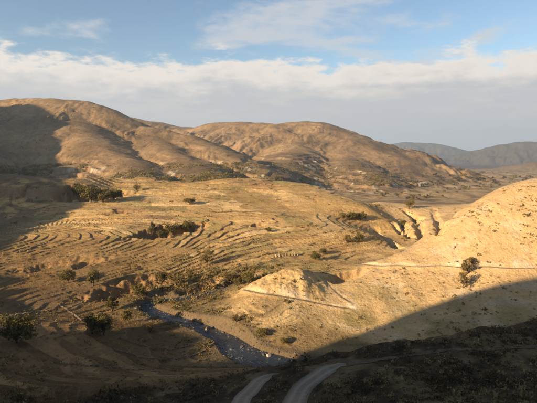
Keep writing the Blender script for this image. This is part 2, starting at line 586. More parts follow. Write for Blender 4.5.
def terrace_mask(x, y):
    m = (1 - near_hill_mask(x, y)) * (1 - spur_mask(x, y)) * (1 - bluff_mask(x, y))
    n = fbm(x / 70, y / 70, 2, seed=35)
    m = m * sstep(n + 0.7 * fbm(x / 24, y / 16, 2, seed=36), -0.85, -0.05)
    d, s, v = seg_dist(x, y, RIVER, 40)
    m = m * sstep(d, 9, 16)
    m = m * (1 - 0.45 * sstep(x, 0, 40)) * (1 - sstep(x, 85, 120)) * (1 - sstep(np.hypot(x, y), 520, 600))
    return m


def zat(x, y):
    z = terrain(np.array([float(x)]), np.array([float(y)]))[0]
    return float(z[0])


HEIGHT = lambda x, y: terrain(x, y)[0]


def hit(u, v, y0=40.0, y1=900.0, n=700):
    """where the sight line through a point of the photograph meets the ground"""
    d = ray(u, v)
    Y = np.geomspace(y0, y1, n)
    z = HEIGHT(d[0] * Y, Y)
    f = CAM_Z + d[2] * Y - z
    i = np.argmax(f < 0)
    if f[i] >= 0:
        i = n - 1
    t = f[i - 1] / (f[i - 1] - f[i] + 1e-9)
    yy = Y[i - 1] + t * (Y[i] - Y[i - 1])
    return np.array([d[0] * yy, yy, CAM_Z + d[2] * yy])


def track(name, px, wd, y0=40, extra_front=(), extra_back=(), lift=0.0):
    pts = [hit(u, v, y0) for u, v in px]
    pts = list(extra_front) + pts + list(extra_back)
    line = smooth_line(pts, 8)
    # even out the gradient
    z = line[:, 2].copy()
    for _ in range(12):
        z[1:-1] = 0.25 * z[:-2] + 0.5 * z[1:-1] + 0.25 * z[2:]
    line[:, 2] = z + lift
    TRACKS[name] = (line, wd, None)


GULLIES = [(hit(*a, 180), hit(*b, 180), wd, dep) for a, b, wd, dep in (((374, 228), (397, 247), 4.2, 7), ((392, 222), (402, 233), 3.0, 4),
            ((398, 221), (410, 237), 4.0, 6), ((403, 209), (420, 219), 4.6, 6), ((414, 214), (440, 229), 5.0, 7), ((434, 209), (450, 218), 4.0, 5))]
track('lower', [(236, 412), (243, 400), (250, 390), (261, 381), (271, 376), (280, 373.5)], 4.6)
track('upper', [(291, 412), (296, 400), (302, 389), (314, 378), (328, 370), (339, 366), (352, 364)], 5.0)
track('hill_track', [(346, 365), (372, 361), (405, 356), (445, 351), (490, 348.5), (537, 347), (580, 346)], 2.6)
track('spur_trail', [(356, 264), (380, 265.5), (400, 265.5), (418, 267), (440, 265.5), (465, 268), (485, 266.5), (510, 268.5), (537, 268), (580, 268)], 2.0, y0=140)
track('bluff_track', [(244, 290), (262, 293), (285, 297), (305, 300.5), (330, 306), (351, 309)], 1.7, y0=140)
track('bluff_path', [(326, 281), (331, 288), (340, 296), (351, 303)], 1.4, y0=140)

# ------------------------------------------------------------------ materials
def new_mat(name):
    m = bpy.data.materials.new(name)
    m.use_nodes = True
    t = NT(m.node_tree)
    b = t.n('ShaderNodeBsdfPrincipled')
    o = t.n('ShaderNodeOutputMaterial')
    t.link(b.outputs[0], o.inputs['Surface'])
    return m, t, b


def mat_ground():
    m, t, b = new_mat("ground_earth")
    at = t.n('ShaderNodeAttribute', attribute_name='earth')
    geo = t.n('ShaderNodeNewGeometry')
    pos = geo.outputs['Position']
    n1 = t.noise(pos, 1.3, 6.0, 0.68)
    n2 = t.noise(pos, 0.11, 6.0, 0.62)
    n3 = t.noise(pos, 0.42, 4.0, 0.62)
    val = t.math('MULTIPLY', t.math('ADD', 0.42, t.math('MULTIPLY', n1, 1.16)), t.math('ADD', 0.70, t.math('MULTIPLY', n2, 0.6)))
    grey = t.comb(val, val, val)
    col = t.mix(1.0, at.outputs['Color'], grey, 'MULTIPLY')
    col = t.mix(t.smooth(n3, 0.56, 0.72, 0.0, 0.5), col, t.mix(1.0, col, (0.42, 0.45, 0.36, 1), 'MULTIPLY'))
    t.link(col, b.inputs['Base Color'])
    b.inputs['Roughness'].default_value = 0.95
    b.inputs['Specular IOR Level'].default_value = 0.1
    bump = t.n('ShaderNodeBump')
    bump.inputs['Strength'].default_value = 0.55
    bump.inputs['Distance'].default_value = 1.1
    t.link(t.math('ADD', t.math('MULTIPLY', n1, 0.55), t.math('ADD', n3, t.math('MULTIPLY', n2, 2.2))), bump.inputs['Height'])
    t.link(bump.outputs[0], b.inputs['Normal'])
    return m


def mat_simple(name, c1, c2, scale, rough=0.9, bump=0.3, dist=0.05, attr=None):
    m, t, b = new_mat(name)
    tcn = t.n('ShaderNodeTexCoord')
    oi = t.n('ShaderNodeObjectInfo')
    n = t.noise(tcn.outputs['Object'], scale, 5.0, 0.6)
    col = t.mix(t.smooth(n, 0.3, 0.7), (*c1, 1), (*c2, 1))
    var = t.math('ADD', 0.8, t.math('MULTIPLY', oi.outputs['Random'], 0.4))
    col = t.mix(1.0, col, t.comb(var, var, var), 'MULTIPLY')
    if attr:
        a = t.n('ShaderNodeAttribute', attribute_name=attr)
        col = t.mix(1.0, col, a.outputs['Color'], 'MULTIPLY')
    t.link(col, b.inputs['Base Color'])
    b.inputs['Roughness'].default_value = rough
    b.inputs['Specular IOR Level'].default_value = 0.2
    bp = t.n('ShaderNodeBump')
    bp.inputs['Strength'].default_value = bump
    bp.inputs['Distance'].default_value = dist
    t.link(n, bp.inputs['Height'])
    t.link(bp.outputs[0], b.inputs['Normal'])
    return m


def mat_leaf(name, c1, c2):
    m, t, b = new_mat(name)
    at = t.n('ShaderNodeAttribute', attribute_name='tint')
    oi = t.n('ShaderNodeObjectInfo')
    f = t.math('ADD', t.math('MULTIPLY', at.outputs['Fac'], 0.75), t.math('MULTIPLY', oi.outputs['Random'], 0.25))
    col = t.mix(f, (*c1, 1), (*c2, 1))
    t.link(col, b.inputs['Base Color'])
    b.inputs['Roughness'].default_value = 0.75
    b.inputs['Specular IOR Level'].default_value = 0.2
    tr = t.n('ShaderNodeBsdfTranslucent')
    t.link(col, tr.inputs['Color'])
    mx = t.n('ShaderNodeMixShader')
    mx.inputs[0].default_value = 0.25
    t.link(b.outputs[0], mx.inputs[1])
    t.link(tr.outputs[0], mx.inputs[2])
    o = [q for q in t.t.nodes if q.type == 'OUTPUT_MATERIAL'][0]
    t.link(mx.outputs[0], o.inputs['Surface'])
    return m


def mat_water():
    m, t, b = new_mat("river_water")
    geo = t.n('ShaderNodeNewGeometry')
    pos = geo.outputs['Position']
    at = t.n('ShaderNodeAttribute', attribute_name='flow')          # along the stream, across it
    st = t.n('ShaderNodeVectorMath', operation='MULTIPLY')
    t.link(at.outputs['Vector'], st.inputs[0])
    st.inputs[1].default_value = (0.35, 1.0, 1.0)
    n1 = t.noise(st.outputs[0], 0.75, 5.0, 0.65, 0.5)
    n2 = t.noise(pos, 1.6, 4.0, 0.6)
    foam = t.math('MULTIPLY', t.smooth(n1, 0.56, 0.70, 0.0, 0.8), t.smooth(n2, 0.46, 0.66))
    col = t.mix(foam, (0.024, 0.034, 0.046, 1), (0.55, 0.57, 0.60, 1))
    t.link(col, b.inputs['Base Color'])
    t.link(t.math('ADD', 0.12, t.math('MULTIPLY', foam, 0.6)), b.inputs['Roughness'])
    b.inputs['IOR'].default_value = 1.33
    bp = t.n('ShaderNodeBump')
    bp.inputs['Strength'].default_value = 0.8
    bp.inputs['Distance'].default_value = 0.35
    t.link(t.math('ADD', n1, t.math('MULTIPLY', n2, 0.5)), bp.inputs['Height'])
    t.link(bp.outputs[0], b.inputs['Normal'])
    return m


M_GROUND = mat_ground()
def mat_road():
    m, t, b = new_mat("road_gravel")
    at = t.n('ShaderNodeAttribute', attribute_name='flow')
    sp_ = t.n('ShaderNodeSeparateXYZ')
    t.link(at.outputs['Vector'], sp_.inputs[0])
    geo = t.n('ShaderNodeNewGeometry')
    n1 = t.noise(geo.outputs['Position'], 0.9, 6.0, 0.65)
    n2 = t.noise(geo.outputs['Position'], 5.0, 3.0, 0.6)
    ac = t.math('ABSOLUTE', t.math('ADD', sp_.outputs[1], t.math('MULTIPLY', t.math('SUBTRACT', n1, 0.5), 0.5)))
    rut = t.math('SUBTRACT', 1.0, t.smooth(t.math('ABSOLUTE', t.math('SUBTRACT', ac, 0.85)), 0.12, 0.5))
    col = t.mix(t.smooth(n1, 0.3, 0.7), (0.130, 0.100, 0.070, 1), (0.185, 0.148, 0.106, 1))
    col = t.mix(t.math('MULTIPLY', rut, 0.55), col, (0.255, 0.212, 0.158, 1))
    edge_ = t.smooth(t.math('ADD', ac, t.math('MULTIPLY', t.math('SUBTRACT', n2, 0.5), 0.9)), 1.45, 1.95)
    col = t.mix(t.math('MULTIPLY', edge_, 0.8), col, (0.085, 0.06, 0.036, 1))
    t.link(col, b.inputs['Base Color'])
    b.inputs['Roughness'].default_value = 0.95
    bp = t.n('ShaderNodeBump')
    bp.inputs['Strength'].default_value = 0.5
    bp.inputs['Distance'].default_value = 0.08
    t.link(t.math('SUBTRACT', n2, rut), bp.inputs['Height'])
    t.link(bp.outputs[0], b.inputs['Normal'])
    return m


M_ROAD = mat_road()
M_TRAIL = mat_simple("trail_dust", (0.36, 0.265, 0.16), (0.50, 0.385, 0.25), 1.0, 0.95, 0.3)
M_COBBLE = mat_simple("river_cobble", (0.09, 0.08, 0.07), (0.20, 0.175, 0.15), 2.5, 0.7, 0.5)
M_DARKPATH = mat_simple("dark_track", (0.085, 0.055, 0.033), (0.135, 0.092, 0.057), 1.0, 0.95, 0.3)
M_PATH = mat_simple("trodden_path", (0.19, 0.13, 0.075), (0.30, 0.215, 0.13), 1.0, 0.95, 0.3)
M_STONE = mat_simple("field_stone", (0.15, 0.115, 0.08), (0.29, 0.225, 0.16), 2.5, 0.9, 0.5)
M_PALE = mat_simple("pale_earth", (0.42, 0.34, 0.24), (0.58, 0.48, 0.35), 1.8, 0.9, 0.5)
M_ADOBE = mat_simple("adobe", (0.26, 0.185, 0.11), (0.38, 0.28, 0.175), 1.8, 0.9, 0.5)
M_BARK = mat_simple("bark", (0.07, 0.05, 0.035), (0.16, 0.12, 0.085), 6.0, 0.9, 0.5)
M_LEAF = mat_leaf("olive_leaf", (0.065, 0.058, 0.020), (0.215, 0.170, 0.056))
M_LEAF_DRY = mat_leaf("dry_leaf", (0.12, 0.085, 0.030), (0.26, 0.19, 0.075))
M_SCRUB = mat_leaf("scrub_leaf", (0.024, 0.019, 0.010), (0.095, 0.066, 0.030))
M_TUFT = mat_leaf("dry_grass", (0.14, 0.10, 0.045), (0.34, 0.25, 0.12))
M_WATER = mat_water()

# ------------------------------------------------------------------ ground mesh
def mesh_from(name, verts, faces, mat, smooth=True):
    """verts (n,3), faces (m,k) with constant k"""
    me = bpy.data.meshes.new(name)
    verts = np.ascontiguousarray(verts, np.float32)
    faces = np.ascontiguousarray(faces, np.int32)
    nf, k = faces.shape
    me.vertices.add(len(verts))
    me.vertices.foreach_set('co', verts.ravel())
    me.loops.add(nf * k)
    me.loops.foreach_set('vertex_index', faces.ravel())
    me.polygons.add(nf)
    me.polygons.foreach_set('loop_start', np.arange(0, nf * k, k, dtype=np.int32))
    me.polygons.foreach_set('use_smooth', np.full(nf, smooth))
    me.update(calc_edges=True)
    if mat:
        me.materials.append(mat)
    return me


def add_obj(name, data, parent=None, loc=None, **props):
    o = bpy.data.objects.new(name, data)
    scene.collection.objects.link(o)
    if parent:
        o.parent = parent
    if loc is not None:
        o.location = loc
    for a, b in props.items():
        o[a] = b
    return o


def set_color(me, name, rgb):
    a = me.color_attributes.new(name, 'FLOAT_COLOR', 'POINT')
    c = np.ones((len(rgb), 4), np.float32)
    c[:, :3] = rgb
    a.data.foreach_set('color', c.ravel())


def set_float(me, name, v):
    a = me.attributes.new(name, 'FLOAT', 'POINT')
    a.data.foreach_set('value', np.ascontiguousarray(v, np.float32))


def lerp(a, b, t):
    return a * (1 - t[:, None]) + np.asarray(b)[None] * t[:, None]


STRAW = np.array((0.43, 0.275, 0.112)); TAN = np.array((0.50, 0.345, 0.165)); SOIL = np.array((0.215, 0.125, 0.062))
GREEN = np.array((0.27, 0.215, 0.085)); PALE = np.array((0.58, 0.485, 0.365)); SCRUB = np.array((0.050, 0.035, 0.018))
BROWN = np.array((0.230, 0.152, 0.083)); DARKB = np.array((0.090, 0.064, 0.042))


def earth_colour(x, y, z, kind, tid, pid, riser, nz):
    """base colour of the ground: grass, soil, rock and fields"""
    r = np.hypot(x, y)
    n1 = fbm(x / 55, y / 55, 4, seed=51)
    n2 = fbm(x / 13, y / 13, 3, seed=52)
    steep = 1 - nz
    c = np.repeat(STRAW[None], len(x), 0)
    c = lerp(c, TAN, sstep(n1 + 0.5 * n2, -0.1, 0.9) * 0.8)
    # field plots
    hp, hq = hash01(tid, pid), hash01(pid, tid, 3)
    tm = np.maximum(terrace_mask(x, y), 0.9 * near_bank(x, y))
    c = lerp(c, SOIL * 1.25, tm * (hp < 0.16) * 0.6)
    c = lerp(c, GREEN, tm * ((hp > 0.84) * 0.75))
    c = lerp(c, TAN * 1.05, tm * ((hp > 0.45) & (hp < 0.62)) * 0.8)
    c = c * (0.80 + 0.40 * hq * tm + 0.20 * (1 - tm))[:, None]
    # reddish low fields at the left, darkened to deepen their shade; dark scrub patches
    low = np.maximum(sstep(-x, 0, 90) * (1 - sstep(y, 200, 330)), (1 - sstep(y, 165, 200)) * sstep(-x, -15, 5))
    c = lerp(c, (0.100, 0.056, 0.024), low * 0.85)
    c = c * (1 + near_bank(x, y) * (1.1 * hash01(tid, pid, 7) - 0.45))[:, None]
    c = lerp(c, DARKB * 1.3, sstep(n1 - 0.35 * n2, 0.38, 0.85) * 0.32 * (r < 700))
    stripe = hash01(np.floor((z + 0.6 * fbm(x / 30, y / 18, 3, seed=59)) / 0.42), 5)
    c = c * (1 + tm * (0.34 * stripe - 0.17))[:, None]
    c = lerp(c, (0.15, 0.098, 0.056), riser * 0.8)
    ls = sstep(-x, 140, 190) * sstep(y, 235, 275) * (1 - sstep(y, 470, 520)) * sstep(n2 + 0.6 * n1, -0.6, 0.3)  # scrub tone on the left slope, darkened further to deepen its cast shade
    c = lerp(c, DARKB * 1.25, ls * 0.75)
    # thicket along the far bank of the river
    th = np.exp(-(((x + 25) / 55) ** 2 + ((y - 215) / 22) ** 2)) * sstep(n2, -0.5, 0.4)
    c = lerp(c, (0.17, 0.135, 0.055), th * 0.8)
    # bluff and spur: pale straw with cut banks
    bl = bluff_mask(x, y)
    sp = spur_mask(x, y)
    c = lerp(c, (0.50, 0.355, 0.18), bl * (0.35 + 0.4 * sstep(n2, -0.4, 0.6)))
    c = lerp(c, (0.175, 0.12, 0.058), (1 - sstep(z + 1.5 * n2, 2.5, 8.0)) * sstep(x, -45, -25) * (1 - sp) * (y > 135) * (y < 200) * 0.8)
    sp = spur_mask(x, y)
    c = lerp(c, (0.50, 0.338, 0.172), sp * 0.9)
    c = lerp(c, PALE, sp * 0.35 * sstep(fbm(x / 16, y / 9, 4, seed=54), 0.15, 0.7))
    c = lerp(c, GREEN * 0.8, sp * 0.75 * (1 - sstep(z, 5, 18)) * sstep(fbm(x / 20, y / 20, 3, seed=55), -0.5, 0.4))
    c = lerp(c, PALE, (r < 700) * sstep(steep, 0.16, 0.34) * 0.55 * (kind == 0) * (1 - near_hill_mask(x, y)) * (1 - sp) * sstep(-n1, -0.35, 0.3) * np.maximum(sstep(x, 40, 60), sstep(-x, 170, 200) * sstep(y, 340, 370)))
    c = lerp(c, SOIL * 1.1, (r < 560) * sstep(steep, 0.12, 0.3) * 0.7 * (kind == 0) * (1 - sstep(x, 30, 55)) * (1 - bl))
    # white cut banks above the tracks
    for name, f in (('spur_trail', 0.9), ('bluff_track', 0.9), ('bluff_path', 0.45)):
        line = TRACKS[name][0]
        m = np.abs(r - 195) < 60
        if m.any():
            dd, ss, vv = seg_dist(x[m], y[m], line, 20)
            up = sstep(z[m] - vv[:, 0], -0.3, 0.5)
            k = f * up * (1 - sstep(dd + 2.6 * fbm(x[m] / 9, y[m] / 9, 4, seed=57), 1.0, 4.2))
            c[m] = lerp(c[m], PALE, k * (0.45 + 0.4 * sstep(fbm(x[m] / 3, y[m] / 3, 3, seed=58), -0.4, 0.4)))
    # scrubby hillside below the camera
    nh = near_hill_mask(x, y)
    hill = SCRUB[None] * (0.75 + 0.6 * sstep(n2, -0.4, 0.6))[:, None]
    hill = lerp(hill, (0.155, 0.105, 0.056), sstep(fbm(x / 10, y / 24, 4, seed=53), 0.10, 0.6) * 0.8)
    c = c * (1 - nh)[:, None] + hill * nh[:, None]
    # river bed stones
    m = r < 330
    if m.any():
        dd, ss, vv = seg_dist(x[m], y[m], RIVER, 40)
        k = 1 - sstep(dd, vv[:, 1] * 0.5 + 2.5, vv[:, 1] * 0.5 + 8.0 + 4 * n2[m])
        c[m] = lerp(c[m], (0.12, 0.088, 0.055), k * 0.9)
    # country beyond the mesa
    fa = sstep(r, 520, 640)
    f1 = fbm(x / 160, y / 160, 5, 0.55, seed=61)
    f2 = fbm(x / 45, y / 45, 3, seed=62)
    fc = np.repeat(BROWN[None], len(x), 0)
    fc = lerp(fc, (0.27, 0.18, 0.10), sstep(f1, -0.2, 0.8))
    f3 = fbm(x / 18, y / 18, 3, 0.6, seed=63)
    fc = lerp(fc, DARKB, sstep(-f1 + 0.5 * f2 + 0.3 * f3, 0.1, 0.9) * 0.7)
    fc = fc * (1 + 0.22 * np.clip(f3, -1, 1) + 0.15 * np.clip(f2, -1, 1))[:, None]
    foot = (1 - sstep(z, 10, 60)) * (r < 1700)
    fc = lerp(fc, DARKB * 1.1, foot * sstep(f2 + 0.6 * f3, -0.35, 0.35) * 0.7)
    fc = lerp(fc, PALE * 0.9, sstep(steep, 0.045, 0.11) * sstep(f2 + 0.4 * f3, 0.15, 0.6) * (r < 1600) * (1 - sstep(z, 25, 60)) * sstep(r, 700, 800) * 0.7)
    flat = (kind == 0)
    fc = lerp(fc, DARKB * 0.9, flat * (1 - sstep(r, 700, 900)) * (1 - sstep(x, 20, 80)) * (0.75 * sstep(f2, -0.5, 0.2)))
    fc = lerp(fc, (0.36, 0.265, 0.15), flat * np.maximum(sstep(r, 800, 1000), sstep(x, 20, 80)) * 0.8 * sstep(f2 + 0.5 * f3, -0.4, 0.3))
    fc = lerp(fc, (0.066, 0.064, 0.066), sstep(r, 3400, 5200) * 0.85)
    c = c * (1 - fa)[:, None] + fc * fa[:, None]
    return np.clip(c, 0.01, 0.9)


def grid_mesh(phis, rads):
    ph, rr = np.meshgrid(phis, rads)
    x, y = rr * np.sin(ph), rr * np.cos(ph)
    z, kind, tid, pid, riser = terrain(x, y)
    nr, nc = x.shape
    Pn = np.stack([x, y, z], -1)
    du = np.gradient(Pn, axis=1)
    dv = np.gradient(Pn, axis=0)
    N = np.cross(du, dv)
    N /= np.linalg.norm(N, axis=-1, keepdims=True) + 1e-12
    N[N[..., 2] < 0] *= -1
    idx = np.arange(nr * nc).reshape(nr, nc)
    faces = np.stack([idx[:-1, :-1], idx[:-1, 1:], idx[1:, 1:], idx[1:, :-1]], -1).reshape(-1, 4)
    X, Y, Z = x.ravel(), y.ravel(), z.ravel()
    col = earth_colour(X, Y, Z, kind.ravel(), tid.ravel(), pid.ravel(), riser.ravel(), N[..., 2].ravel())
    grain = np.clip(rr.ravel() / 190.0, 0.35, 30.0)
    region = region_of(X, Y, kind.ravel())
    return Pn.reshape(-1, 3), faces, N.reshape(-1, 3), col, grain, region


def region_of(x, y, kind):
    reg = np.zeros(x.shape, np.int8)                    # 0 terraced_fields
    r = np.hypot(x, y)
    reg[(near_hill_mask(x, y) > 0.5) | (y < 0)] = 1
    reg[(spur_mask(x, y) > 0.5)] = 2
    reg[(bluff_mask(x, y) > 0.5) & (reg == 0)] = 3
    reg[(r > 545) | ((x > 100) & (y > 300) & (reg == 0))] = 4
    for k in (5, 6, 7, 8, 9):
        reg[kind == k] = k
    return reg


REGION_NAMES = {0: 'terraced_fields', 1: 'near_hillside', 2: 'spur_hill', 3: 'river_bluff', 4: 'valley_floor', 5: 'side_hill',
                6: 'left_mountain', 7: 'centre_mountain', 8: 'far_mountains', 9: 'right_mountain'}


def emit(verts, faces, N, col, grain, region, suffix=''):
    fr = region[faces[:, 0]]
    for k, name in REGION_NAMES.items():
        f = faces[fr == k]
        if not len(f):
            continue
        used = np.unique(f)
        remap = np.full(len(verts), -1, np.int64)
        remap[used] = np.arange(len(used))
        me = mesh_from(name, verts[used], remap[f], M_GROUND)
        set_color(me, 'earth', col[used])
        me.normals_split_custom_set_from_vertices(N[used].astype(np.float32))
        add_obj(name, me, kind='structure')


front = np.concatenate([np.linspace(R(-64), R(-34), 70, endpoint=False), np.linspace(R(-34), R(34), 780), np.linspace(R(34), R(64), 71)[1:]])
rads = np.concatenate([np.geomspace(1.5, 50, 50, endpoint=False), np.geomspace(50, 330, 620, endpoint=False), np.geomspace(330, 700, 200, endpoint=False),
                       np.geomspace(700, 3000, 290, endpoint=False), np.geomspace(3000, 16500, 110)])
FRONT = grid_mesh(front, rads)
emit(*FRONT)
GRID_Z = FRONT[0][:, 2].reshape(len(rads), len(front))


def ground(x, y):
    """height of the finished ground mesh"""
    x, y = np.asarray(x, float), np.asarray(y, float)
    ph = np.interp(np.arctan2(x, y), front, np.arange(len(front)))
    ri = np.interp(np.hypot(x, y), rads, np.arange(len(rads)))
    i, j = np.clip(ri.astype(int), 0, len(rads) - 2), np.clip(ph.astype(int), 0, len(front) - 2)
    a, b = ri - i, ph - j
    return (GRID_Z[i, j] * (1 - a) * (1 - b) + GRID_Z[i + 1, j] * a * (1 - b) + GRID_Z[i, j + 1] * (1 - a) * b + GRID_Z[i + 1, j + 1] * a * b)


HEIGHT = ground
rear = np.linspace(R(64), R(360 - 64), 150)
rads2 = np.concatenate([np.geomspace(1.5, 50, 16, endpoint=False), np.geomspace(50, 1000, 110, endpoint=False), np.geomspace(1000, 16500, 44)])
emit(*grid_mesh(rear, rads2))

# ------------------------------------------------------------------ water, roads and trails
def ribbon(line, half, across=6, lift=0.05, follow=False, jag=0.0):
    """a strip along a polyline; half may be an array"""
    line = np.asarray(line, float)
    t = np.gradient(line[:, :2], axis=0)
    t /= np.linalg.norm(t, axis=1, keepdims=True)
    nrm = np.stack([-t[:, 1], t[:, 0]], 1)
    half = np.broadcast_to(half, len(line)).astype(float)
    k = np.linspace(-1, 1, across + 1)
    hl = half * (1 + jag * perlin(np.arange(len(line)) * 0.37, np.full(len(line), 3.3)))
    hr = half * (1 + jag * perlin(np.arange(len(line)) * 0.41, np.full(len(line), 8.3)))
    off = np.where(k[None] < 0, k[None] * hl[:, None], k[None] * hr[:, None])
    x = line[:, 0, None] + off * nrm[:, 0, None]
    y = line[:, 1, None] + off * nrm[:, 1, None]
    z = np.repeat(line[:, 2, None], across + 1, 1)
    if follow:
        z = ground(x, y)
    idx = np.arange(x.size).reshape(x.shape)
    f = np.stack([idx[:-1, :-1], idx[1:, :-1], idx[1:, 1:], idx[:-1, 1:]], -1).reshape(-1, 4)[:, ::-1]
    s = np.concatenate([[0], np.cumsum(np.linalg.norm(np.diff(line[:, :2], axis=0), axis=1))])
    flow = np.stack([np.repeat(s[:, None], across + 1, 1), off, 0 * off], -1).reshape(-1, 3)
    return np.stack([x, y, z + lift], -1).reshape(-1, 3), f, flow


rl = smooth_line(RIVER[::2], 5)
v, f, flow = ribbon(rl[:, :3], rl[:, 3] * 0.5 + 1.2, 12, -0.08)
v[:, 2] += 0.10 * fbm(flow[:, 0] / 3.0, flow[:, 1] / 1.5, 3, seed=71)
me = mesh_from('river', v, f, M_WATER)
a = me.attributes.new('flow', 'FLOAT_VECTOR', 'POINT')
a.data.foreach_set('vector', np.ascontiguousarray(flow, np.float32).ravel())
add_obj('river', me, kind='structure')


def dense(line, step=0.8):
    s = np.concatenate([[0], np.cumsum(np.linalg.norm(np.diff(line[:, :2], axis=0), axis=1))])
    q = np.arange(0, s[-1], step)
    return np.stack([np.interp(q, s, line[:, k]) for k in range(3)], 1)


for name, label, mat, wd in (('lower', 'dirt_road', M_ROAD, 1.75), ('upper', 'dirt_road', M_ROAD, 2.1), ('hill_track', 'hill_track', M_DARKPATH, 0.9), ('spur_trail', 'hill_trail', M_TRAIL, 0.6),
                             ('bluff_track', 'bluff_track', M_PATH, 0.5), ('bluff_path', 'bluff_path', M_PATH, 0.4)):
    ln = dense(TRACKS[name][0])
    k_ = np.linspace(0, 1, len(ln))
    half = wd * (1 - 0.75 * sstep(k_, 0.82, 1.0)) if label == 'dirt_road' else wd * (0.75 + 0.5 * fbm(k_ * 14, k_ * 3, 3, seed=6))
    v, f, flow = ribbon(ln, half, 8, 0.10, True, 0.10)
    me = mesh_from(label, v, f, mat)
    a = me.attributes.new('flow', 'FLOAT_VECTOR', 'POINT')
    a.data.foreach_set('vector', np.ascontiguousarray(flow, np.float32).ravel())
    add_obj(label, me, kind='structure')

# ------------------------------------------------------------------ plants
def leaf_quads(centres, size, rs, aspect=0.55, up=0.0):
    """one small randomly turned quad per centre"""
    n = len(centres)
    a = rs.normal(size=(n, 3))
    a[:, 2] += up
    a /= np.linalg.norm(a, axis=1, keepdims=True)
    b = rs.normal(size=(n, 3))
    b -= a * (a * b).sum(1, keepdims=True)
    b /= np.linalg.norm(b, axis=1, keepdims=True)
    size = np.broadcast_to(size, n)[:, None] * rs.uniform(0.6, 1.35, (n, 1))
    a, b = a * size, b * size * aspect
    v = np.stack([centres - a, centres + b * 0.9, centres + a, centres - b * 0.9], 1).reshape(-1, 3)
    return v, np.arange(4 * n).reshape(n, 4)


def crown_mesh(name, height, width, lobes, leaves, seed, mat, lean=0.0, leaf=0.05):
    rs = np.random.default_rng(seed)
    cs, tint = [], []
    for i in range(lobes):
        ang, rad = rs.uniform(0, 2 * np.pi), math.sqrt(rs.uniform(0, 1)) * 0.36 * width
        top = rs.uniform(0.35, 0.9) * (1 - 0.55 * (rad / (0.5 * width)) ** 2)
        c = np.array([rad * math.cos(ang) + lean * top * width, rad * math.sin(ang), top * height])
        lr = np.array([0.16 * width, 0.16 * width, 0.15 * height]) * rs.uniform(0.5, 1.4)
        n = int(leaves / lobes * rs.uniform(0.7, 1.3))
        d = rs.normal(size=(n, 3))
        d /= np.linalg.norm(d, axis=1, keepdims=True)
        d *= rs.uniform(0.25, 1.0, (n, 1)) ** 0.5
        cs.append(c + d * lr)
        tint.append(np.clip(rs.uniform(0.15, 0.85) + rs.normal(0, 0.18, n), 0, 1))
    cs, tint = np.vstack(cs), np.concatenate(tint)
    v, f = leaf_quads(cs, leaf * height, rs)
    v[:, 2] = np.maximum(v[:, 2], 0.03 * height)
    me = mesh_from(name, v, f, mat, smooth=False)
    set_float(me, 'tint', np.repeat(tint, 4))
    return me


def tube(path, radii, sides=6):
    path, vs, fs = np.asarray(path, float), [], []
    for i, p in enumerate(path):
        d = path[min(i + 1, len(path) - 1)] - path[max(i - 1, 0)]
        d /= np.linalg.norm(d) + 1e-9
        e1 = np.cross(d, (0.3, 0.9, 0.1)); e1 /= np.linalg.norm(e1)
        e2 = np.cross(d, e1)
        for k in range(sides):
            t = 2 * np.pi * k / sides
            vs.append(p + radii[i] * (math.cos(t) * e1 + math.sin(t) * e2))
    for i in range(len(path) - 1):
        for k in range(sides):
            fs.append((i * sides + k, i * sides + (k + 1) % sides, (i + 1) * sides + (k + 1) % sides, (i + 1) * sides + k))
    return np.array(vs), np.array(fs)


def trunk_mesh(name, height, width, limbs, seed):
    rs = np.random.default_rng(seed + 500)
    V, F, n = [], [], 0
    for i in range(limbs + 1):
        ang = rs.uniform(0, 2 * np.pi)
        if i == 0:
            path = [(0, 0, -0.06 * height), (0.01 * width, 0, 0.15 * height), (0.03 * width, 0.02 * width, 0.4 * height), (0.02 * width, 0.03 * width, 0.7 * height)]
            rad = [0.045 * height, 0.034 * height, 0.022 * height, 0.008 * height]
        else:
            o = 0.30 * width
            path = [(0, 0, rs.uniform(0.03, 0.2) * height), (0.4 * o * math.cos(ang), 0.4 * o * math.sin(ang), 0.33 * height),
                    (o * math.cos(ang), o * math.sin(ang), rs.uniform(0.5, 0.72) * height)]
            rad = [0.026 * height, 0.018 * height, 0.006 * height]
        v, f = tube(path, rad)
        V.append(v); F.append(f + n); n += len(v)
    return mesh_from(name, np.vstack(V), np.vstack(F), M_BARK)


VARIANTS = {}
def variant(kind, i):
    if (kind, i) not in VARIANTS:
        if kind == 'tree':      # upright, gappy
            VARIANTS[kind, i] = (crown_mesh('crown', 1.0, 0.85, 22, 3000, 40 + i, M_LEAF, leaf=0.034), trunk_mesh('trunk', 1.0, 0.85, 6, 40 + i))
        elif kind == 'bush':    # broad, low
            VARIANTS[kind, i] = (crown_mesh('crown', 1.0, 1.25, 26, 3000, 60 + i, M_LEAF, leaf=0.039), trunk_mesh('trunk', 0.9, 1.1, 7, 60 + i))
        elif kind == 'dry':
            VARIANTS[kind, i] = (crown_mesh('crown', 1.0, 1.0, 20, 2000, 80 + i, M_LEAF_DRY, leaf=0.032), trunk_mesh('trunk', 0.95, 1.0, 7, 80 + i))
    return VARIANTS[kind, i]


def plant(name, label, cat, u, v, hpx, kind='bush', wide=1.0, group=None, y0=100.0, var=0, pos=None):
    p = hit(u, v, y0) if pos is None else np.array(pos)
    H = 1.12 * hpx * math.hypot(p[0], p[1]) / FPX
    root = add_obj(name, None, loc=(p[0], p[1], p[2] - 0.1), label=label, category=cat)
    root.empty_display_size = 0.5
    if group:
        root['group'] = group
    root.rotation_euler = (0, 0, random.uniform(0, 6.28))
    root.scale = (H * wide, H * wide, H)
    cr, tr = variant(kind, var % 4)
    add_obj('crown', cr, root)
    add_obj('trunk', tr, root)
    return root


